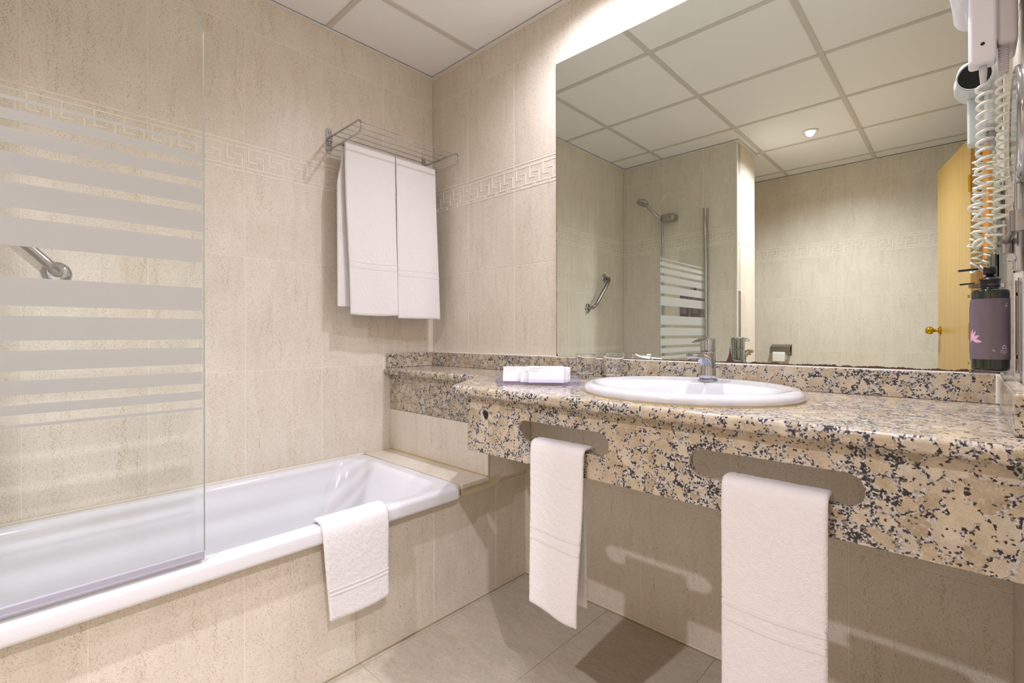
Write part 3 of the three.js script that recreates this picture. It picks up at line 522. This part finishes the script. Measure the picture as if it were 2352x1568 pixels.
// ---------------------------------------------------------------- chrome towel rack
{
  const o = thing('towel_rack', 'chrome wire towel rack on the left wall', 'towel rack'), YT = 1.927, YB = RAIL.y, XF = .283, Z = [.577, .064];
  for (const z of Z) {
    const s = new THREE.Shape(), hw = .0135, y0 = 1.858, y1 = 1.968; s.moveTo(-hw, y0 + hw); s.absarc(0, y0 + hw, hw, Math.PI, 0, false); s.lineTo(hw, y1 - hw); s.absarc(0, y1 - hw, hw, 0, Math.PI, false); s.closePath();
    const g = new THREE.ExtrudeGeometry(s, { depth: .002, bevelEnabled: true, bevelThickness: .001, bevelSize: .001, bevelSegments: 2, curveSegments: 16 }); g.rotateY(Math.PI / 2); g.translate(.001, 0, z);
    const b = part(o, 'bracket', g, M.chrome);
    for (const y of [1.951, 1.903]) { const q = lathe([[0, .004], [.004, .004], [.0058, .0025], [.006, 0]], 18); q.rotateZ(-Math.PI / 2); q.translate(.004, y, z); part(b, 'screw', q, M.steel); }
    const pts = [V3(.003, YT, z), V3(.08, YT, z), V3(.17, YT, z), V3(.24, YT, z)]; for (let k = 0; k <= 8; k++) { const a = Math.PI / 2 - k / 8 * Math.PI; pts.push(V3(XF - .027 + .027 * Math.cos(a), (YT + YB) / 2 + .027 * Math.sin(a), z)); } pts.push(V3(.22, YB, z), V3(.17, YB, z), V3(.08, YB, z), V3(.003, YB, z));
    part(o, 'end_loop', tube(pts, .0042, 120, 12), M.chrome);
  }
  for (const x of [.045, .095, .145, .198, .252]) part(o, 'shelf_wire', rod(V3(x, YT, Z[0]), V3(x, YT, Z[1]), .0023), M.chrome);
  part(o, 'towel_rail', rod(V3(RAIL.x, YB, Z[0]), V3(RAIL.x, YB, Z[1]), .0042), M.chrome);
}

// ---------------------------------------------------------------- shower screen
{
  const XS = .690, o = thing('shower_screen', 'glass shower screen with frosted stripes on the bathtub rim', 'shower screen', [XS, 0, 0]);
  const z0 = 1.237, z1 = 1.955, y0 = .515, y1 = 1.955, r = .17, s = new THREE.Shape();   // shape x = -z
  s.moveTo(-z1, y0); s.lineTo(-z0, y0); s.lineTo(-z0, y1 - r); s.absarc(-z0 - r, y1 - r, r, 0, Math.PI / 2, false); s.lineTo(-z1, y1); s.closePath();
  const pane = new THREE.ShapeGeometry(s, 24); pane.rotateY(Math.PI / 2); part(o, 'pane', pane, M.glass);
  // the polished edge of the pane
  const ep = []; ep.push(V3(0, y0, z0)); ep.push(V3(0, 1.2, z0), V3(0, y1 - r, z0)); for (let k = 1; k <= 10; k++) { const a = k / 10 * Math.PI / 2; ep.push(V3(0, y1 - r + r * Math.sin(a), z0 + r - r * Math.cos(a))); } ep.push(V3(0, y1, 1.7), V3(0, y1, z1));
  part(o, 'pane_edge', tube(ep, .0018, 140, 8, false, .2), M.glassEdge);
  for (const [a, b] of [[1.517, 1.524], [1.477, 1.498], [1.430, 1.461], [1.372, 1.413], [1.304, 1.354], [1.228, 1.285], [1.109, 1.166], [1.039, 1.089], [.978, 1.019], [.930, .959], [.891, .911], [.865, .872]]) { const f = new THREE.PlaneGeometry(z1 - z0 - .004, b - a); f.rotateY(Math.PI / 2); f.translate(.0008, (a + b) / 2, (z0 + .004 + z1) / 2); part(o, 'frosted_stripe', f, M.frost); }
  part(o, 'bottom_seal', [rbox(-.006, .006, .4955, .518, z0 + .001, z1, .003, 2), box(-.0085, .0085, .499, .503, z0 + .001, z1)], M.seal, 'grey translucent sealing strip');
  part(o, 'hinge_post', [rbox(-.016, .012, .492, 1.965, z1 - .004, NICHE - .004, .006, 3)], M.chrome);
  const hp = cyl(.011, .011, 1.47, 24); hp.translate(.004, .493 + .735, z1 - .010); part(o, 'hinge_tube', hp, M.chrome);
}

// ---------------------------------------------------------------- grab bar, shower set, bottles in the shower
{
  const o = thing('grab_bar', 'bent steel grab bar on the wall above the bathtub', 'grab bar');
  const a = V3(0, 1.243, 1.462), b = V3(0, 1.484, 1.690), q = b.clone().sub(a);
  const at = (f, x) => a.clone().addScaledVector(q, f).setX(x);
  part(o, 'bar', tube([at(0, .008), at(0, .028), at(.03, .046), at(.10, .056), at(.3, .058), at(.7, .058), at(.90, .056), at(.97, .046), at(1, .028), at(1, .008)], .0135, 90, 20), M.steel);
  for (const p of [a, b]) { const f = lathe([[0, .012], [.020, .012], [.026, .010], [.034, .005], [.036, 0]], 40); f.rotateZ(-Math.PI / 2); f.translate(.0005, p.y, p.z); part(o, 'flange', f, M.chrome); }
}
{
  const o = thing('hand_shower', 'chrome hand shower on its riser seen in the mirror', 'shower', [.372, 0, NICHE]);
  part(o, 'riser', rod(V3(0, .70, -.055), V3(0, 1.96, -.055), .010, 18), M.chrome);
  const hd = rbox(-.016, .105, 1.905, 1.962, -.09, -.002, .022, 5); part(o, 'bracket', hd, M.steel);
  const h1 = tube([V3(.0, 1.93, -.095), V3(-.03, 1.96, -.11), V3(-.075, 2.02, -.13), V3(-.10, 2.055, -.14)], .0125, 30, 14); part(o, 'handle', h1, M.chrome);
  const hh = lathe([[0, .020], [.03, .018], [.044, .008], [.046, -.006], [.044, -.012], [0, -.012]], 36); hh.rotateX(.35); hh.rotateZ(-.25); hh.translate(-.115, 2.06, -.15); part(o, 'head', hh, M.chrome);
  const hose = tube([V3(0, 1.93, -.1), V3(.015, 1.75, -.12), V3(.03, 1.3, -.10), V3(.022, .9, -.09), V3(.012, .74, -.075), V3(.0, .72, -.055)], .007, 80, 10); part(o, 'hose', hose, M.steel);
}
const labelTex = canvasTex(1024, 512, (c, w, h) => {
  c.fillStyle = '#6f6169'; c.fillRect(0, 0, w, h);
  c.save(); c.translate(w * .30, h * .68); c.fillStyle = '#e3aec6';
  for (const [a, l, q] of [[-1.45, 95, 20], [-.95, 92, 22], [-.35, 100, 24], [.18, 118, 24], [-1.95, 95, 20], [-2.6, 105, 24], [3.0, 115, 24]]) { c.save(); c.rotate(a); c.beginPath(); c.moveTo(0, 0); c.quadraticCurveTo(l * .5, -q * 1.3, l, -3); c.quadraticCurveTo(l * .55, q, 0, 0); c.fill(); c.restore(); }
  c.restore();
  c.strokeStyle = '#e9e2e4'; c.lineWidth = 5; c.beginPath(); const cx = w * .60, cy = h * .79; c.moveTo(cx - 22, cy + 14); c.lineTo(cx - 9, cy - 12); c.lineTo(cx + 9, cy - 12); c.lineTo(cx + 22, cy + 14); c.closePath(); c.stroke();
  c.fillStyle = '#bdb2b8'; for (const [k, l] of [[0, 78], [1, 78], [2, 36]]) c.fillRect(cx - l / 2, cy + 30 + k * 13, l, 5);
  c.fillStyle = '#d9d0d4'; c.save(); c.translate(w * .615, h * .10); c.fillRect(-6, 10, 26, 9); c.rotate(-.7); c.fillRect(-4, 0, 28, 6); c.restore(); c.save(); c.translate(w * .5, h * .83); c.rotate(.8); c.fillRect(0, 0, 26, 6); c.restore();
});
function soapBottle(name, label, pos, turn, group, tall = true) {
  const o = thing(name, label, 'bottle', pos, turn, group), R = .0288;
  part(o, 'flask', lathe([[0, 0], [R - .006, 0], [R - .001, .003], [R, .008], [R, .1595], [R - .0008, .1625], [R - .003, .1648], [R - .006, .1658], [.0165, .1672], [.0155, .1685]], 56), M.bottle);
  const l = new THREE.CylinderGeometry(R + .0004, R + .0004, .122, 64, 1, true, 0, Math.PI * 2); l.translate(0, .085, 0); part(o, 'label', l, std({ map: labelTex, roughness: .5 }), 'mauve label with pink lotus');
  part(o, 'collar', lathe([[.0125, .168], [.0150, .169], [.0150, .182], [.0165, .184], [.0165, .187], [.010, .191], [.0065, .193], [.0065, .2]], 32), M.black);
  const hd = [lathe([[0, .212], [.0095, .212], [.0105, .209], [.0105, .196], [0, .196]], 28)]; const sp = rbox(.005, .036, .2075, .2115, -.006, .006, .0018, 2); sp.rotateZ(-.06); hd.push(sp); part(o, 'pump_head', hd, M.black);
  return o;
}
function acrylicHolder(label, pos, turn, w = .068, h = .185) {   // local: back plate at z = 0, bottle towards +z
  const o = thing('bottle_holder', label, 'holder', pos, turn);
  part(o, 'back_plate', rbox(-w / 2, w / 2, 0, h, .0005, .0045, .002, 2), M.acrylic);
  part(o, 'base_plate', rbox(-w / 2, w / 2, -.004, 0, .0005, .074, .002, 2), M.acrylic);
  const s = new THREE.Shape(); s.moveTo(-w / 2, 0); s.lineTo(w / 2, 0); s.lineTo(w / 2, .074); s.lineTo(-w / 2, .074); s.closePath(); const hole = new THREE.Path(); hole.absarc(0, .042, .018, 0, Math.PI * 2); s.holes.push(hole);
  const g = new THREE.ExtrudeGeometry(s, { depth: .004, bevelEnabled: false, curveSegments: 28 }); g.rotateX(Math.PI / 2); g.translate(0, h - .008, .0005); part(o, 'neck_plate', g, M.acrylic);
  part(o, 'edge_band', [box(-w / 2, w / 2, h - .0122, h - .0078, .0742, .0756), box(-w / 2, w / 2, -.0042, .0002, .0738, .0752), box(-w / 2 - .0002, -w / 2 + .0012, 0, h, .0045, .0062), box(w / 2 - .0012, w / 2 + .0002, 0, h, .0045, .0062)], M.holderEdge);
  for (const y of [.03, h - .03]) { const q = lathe([[0, .003], [.004, .0025], [.005, 0]], 16); q.rotateX(Math.PI / 2); q.translate(0, y, .0046); part(o, 'screw', q, M.chrome); }
}
// beside the mirror on the right wall
acrylicHolder('clear acrylic bottle holder on the wall beside the mirror', [RIGHT, .9725, .200], -Math.PI / 2);
soapBottle('soap_dispenser', 'dark green soap dispenser with mauve label beside the mirror', [2.1035, .9733, .200], Math.PI + .1, 'pump dispensers');
// in the shower, on the bath end wall
for (const [x, l] of [[.535, 'pump dispenser in the shower, nearer the riser pipe'], [.618, 'pump dispenser in the shower, nearer the screen hinge']]) {
  acrylicHolder(l.replace('pump dispenser', 'clear bottle holder'), [x, 1.1745, NICHE], Math.PI); soapBottle('soap_dispenser', l, [x, 1.1753, NICHE - .0435], Math.PI / 2 * 2.3, 'pump dispensers');
}
// toilet paper holder on the rear wall
{
  const o = thing('paper_holder', 'chrome toilet paper holder on the rear wall', 'paper holder', [.905, 0, BACK]);
  const cv = []; for (let k = 0; k <= 10; k++) { const a = k / 10 * Math.PI / 2; cv.push([-.006 - .085 * Math.sin(a), .900 + .055 * Math.cos(a)]); }
  const s = new THREE.Shape(); s.moveTo(0, .957); cv.forEach(([z, y]) => s.lineTo(z, y)); s.lineTo(-.091, .885); s.lineTo(-.088, .885); for (let k = 10; k >= 0; k--) s.lineTo(cv[k][0] * .96, cv[k][1] - .003); s.lineTo(0, .953); s.closePath();
  const g = new THREE.ExtrudeGeometry(s, { depth: .15, bevelEnabled: true, bevelThickness: .001, bevelSize: .0008, bevelSegments: 1 }); g.rotateY(-Math.PI / 2); g.translate(.075, 0, 0); part(o, 'cover', g, M.steel);
  part(o, 'back_plate', rbox(-.075, .075, .86, .955, -.004, -.0005, .002, 2), M.steel);
  part(o, 'arm', [rod(V3(.066, .885, -.002), V3(.066, .885, -.052), .004), rod(V3(.068, .885, -.05), V3(-.06, .885, -.05), .005)], M.chrome);
  const r = thing('toilet_paper', 'white toilet paper roll in the chrome holder', 'paper roll', [.900, .885, BACK - .05]);
  const rg = lathe([[.018, -.048], [.046, -.048], [.047, -.047], [.047, .047], [.046, .048], [.018, .048], [.018, -.048]], 48); rg.rotateZ(Math.PI / 2); rg.translate(0, -.013, 0); part(r, 'roll', rg, M.paper);
  part(r, 'loose_end', rbox(-.047, .047, -.072, -.015, -.0485, -.0475, .0004, 1), M.paper);
}

// ---------------------------------------------------------------- hair dryer on the right wall
{
  const o = thing('hair_dryer', 'white wall mounted hair dryer with coiled cord beside the mirror', 'hair dryer');
  // wall base
  part(o, 'wall_base', [rbox(2.112, RIGHT - .008, 1.592, 1.86, .205, .298, .008, 4)], M.plasticGrey);
  part(o, 'base_cover', [rbox(2.104, 2.126, 1.602, 1.86, .212, .292, .007, 4)], M.plastic);
  // barrel, blowing towards the mirror, resting in its cradle
  const b = lathe([[0, -.075], [.030, -.073], [.038, -.066], [.041, -.05], [.041, .03], [.039, .055], [.037, .085], [.036, .112], [.0325, .112], [.0325, .100], [0, .098]], 44); b.rotateX(-Math.PI / 2); b.rotateX(-.15); b.translate(2.085, 1.738, .285); part(o, 'barrel', b, M.plastic);
  const iv = cyl(.0322, .0322, .004, 36); iv.rotateX(Math.PI / 2); iv.rotateX(-.15); iv.translate(2.085, 1.738 - .0152, .285 - .1005); part(o, 'outlet_grille', iv, M.black);
  // handle
  const h = rbox(2.0715, 2.1105, 1.566, 1.715, .262, .302, .007, 4); part(o, 'handle', h, M.plastic);
  part(o, 'handle_inset', rbox(2.082, 2.098, 1.620, 1.672, .3018, .3023, .0002, 1), M.plastic);
  const hl = cyl(.0032, .0032, .002, 20); hl.rotateX(Math.PI / 2); hl.translate(2.0915, 1.6005, .3016); part(o, 'screw_hole', hl, M.black);
  part(o, 'shoulder', rbox(2.052, 2.120, 1.694, 1.79, .235, .312, .022, 5), M.plastic);
  // cradle loop under the barrel, seen from behind in the mirror
  part(o, 'cradle', [rbox(2.066, 2.120, 1.690, 1.712, .205, .255, .009, 4)], M.plastic);
  const s1 = lathe([[0, 0], [.0062, 0], [.0058, -.016], [.0042, -.036], [0, -.036]], 20); s1.translate(2.0925, 1.567, .281); part(o, 'cord_sleeve', s1, M.plasticGrey);
  const ribs = []; for (let k = 0; k < 11; k++) { const q = rbox(2.113, 2.128, 1.546 + k * .0044, 1.5486 + k * .0044, .262, .282, .001, 1); ribs.push(q); } ribs.push(rbox(2.1145, 2.1265, 1.545, 1.597, .2635, .2805, .002, 1)); part(o, 'ribbed_sleeve', ribs, M.plasticGrey);
  // coiled cord: a helix wound along a hanging loop
  const path = new THREE.CatmullRomCurve3([V3(2.0925, 1.535, .281), V3(2.0935, 1.515, .282), V3(2.0945, 1.47, .283), V3(2.094, 1.42, .283), V3(2.092, 1.36, .284), V3(2.088, 1.31, .286), V3(2.083, 1.290, .288), V3(2.090, 1.272, .287), V3(2.091, 1.25, .286), V3(2.084, 1.228, .286), V3(2.094, 1.221, .285), V3(2.105, 1.228, .282), V3(2.113, 1.25, .278), V3(2.118, 1.30, .275), V3(2.121, 1.36, .273), V3(2.1215, 1.44, .272), V3(2.1215, 1.50, .272), V3(2.1215, 1.545, .272)]);
  const fr = path.computeFrenetFrames(1400, false), pts = [], TURNS = 37;
  for (let i = 0; i <= 1400; i++) { const t = i / 1400, p = path.getPointAt(t), a = t * TURNS * Math.PI * 2, r = .0106 * sstep(0, .02, t) * sstep(1, .98, t); pts.push(p.clone().addScaledVector(fr.normals[i], r * Math.cos(a)).addScaledVector(fr.binormals[i], r * Math.sin(a))); }
  part(o, 'coiled_cord', new THREE.TubeGeometry(new THREE.CatmullRomCurve3(pts), 2000, .0027, 7), M.cord, 'pale coiled cord');
}
// ---------------------------------------------------------------- magnifying mirror folded against the right wall
{
  const o = thing('magnifying_mirror', 'chrome swing arm magnifying mirror at the right edge', 'mirror');
  const R = .098, d = lathe([[0, -.004], [R - .006, -.004], [R, -.002], [R + .002, .003], [R, .009], [R - .006, .0105], [R - .010, .009], [0, .009]], 72); d.rotateZ(Math.PI / 2); d.translate(2.137, 1.405, .385); part(o, 'mirror_disc', d, M.chrome);
  part(o, 'stem', rod(V3(2.134, 1.312, .385), V3(2.134, 1.255, .385), .006), M.chrome);
  const p1 = cyl(.0115, .0115, .036, 28); p1.translate(2.1335, 1.243, .385); part(o, 'pivot', p1, M.steel);
  const p2 = cyl(.0115, .0115, .062, 28); p2.translate(2.122, 1.232, .275); part(o, 'pivot', p2, M.steel);
  part(o, 'arm', rod(V3(2.131, 1.235, .38), V3(2.123, 1.222, .28), .006), M.steel);
  part(o, 'wall_plate', [rbox(2.132, RIGHT - .0005, 1.165, 1.30, .245, .285, .005, 3)], M.chrome);
  const kb = cyl(.006, .006, .012, 18); kb.rotateX(Math.PI / 2); kb.translate(2.129, 1.19, .29); part(o, 'set_screw', kb, M.chrome);
}
renderer.render(scene, camera);
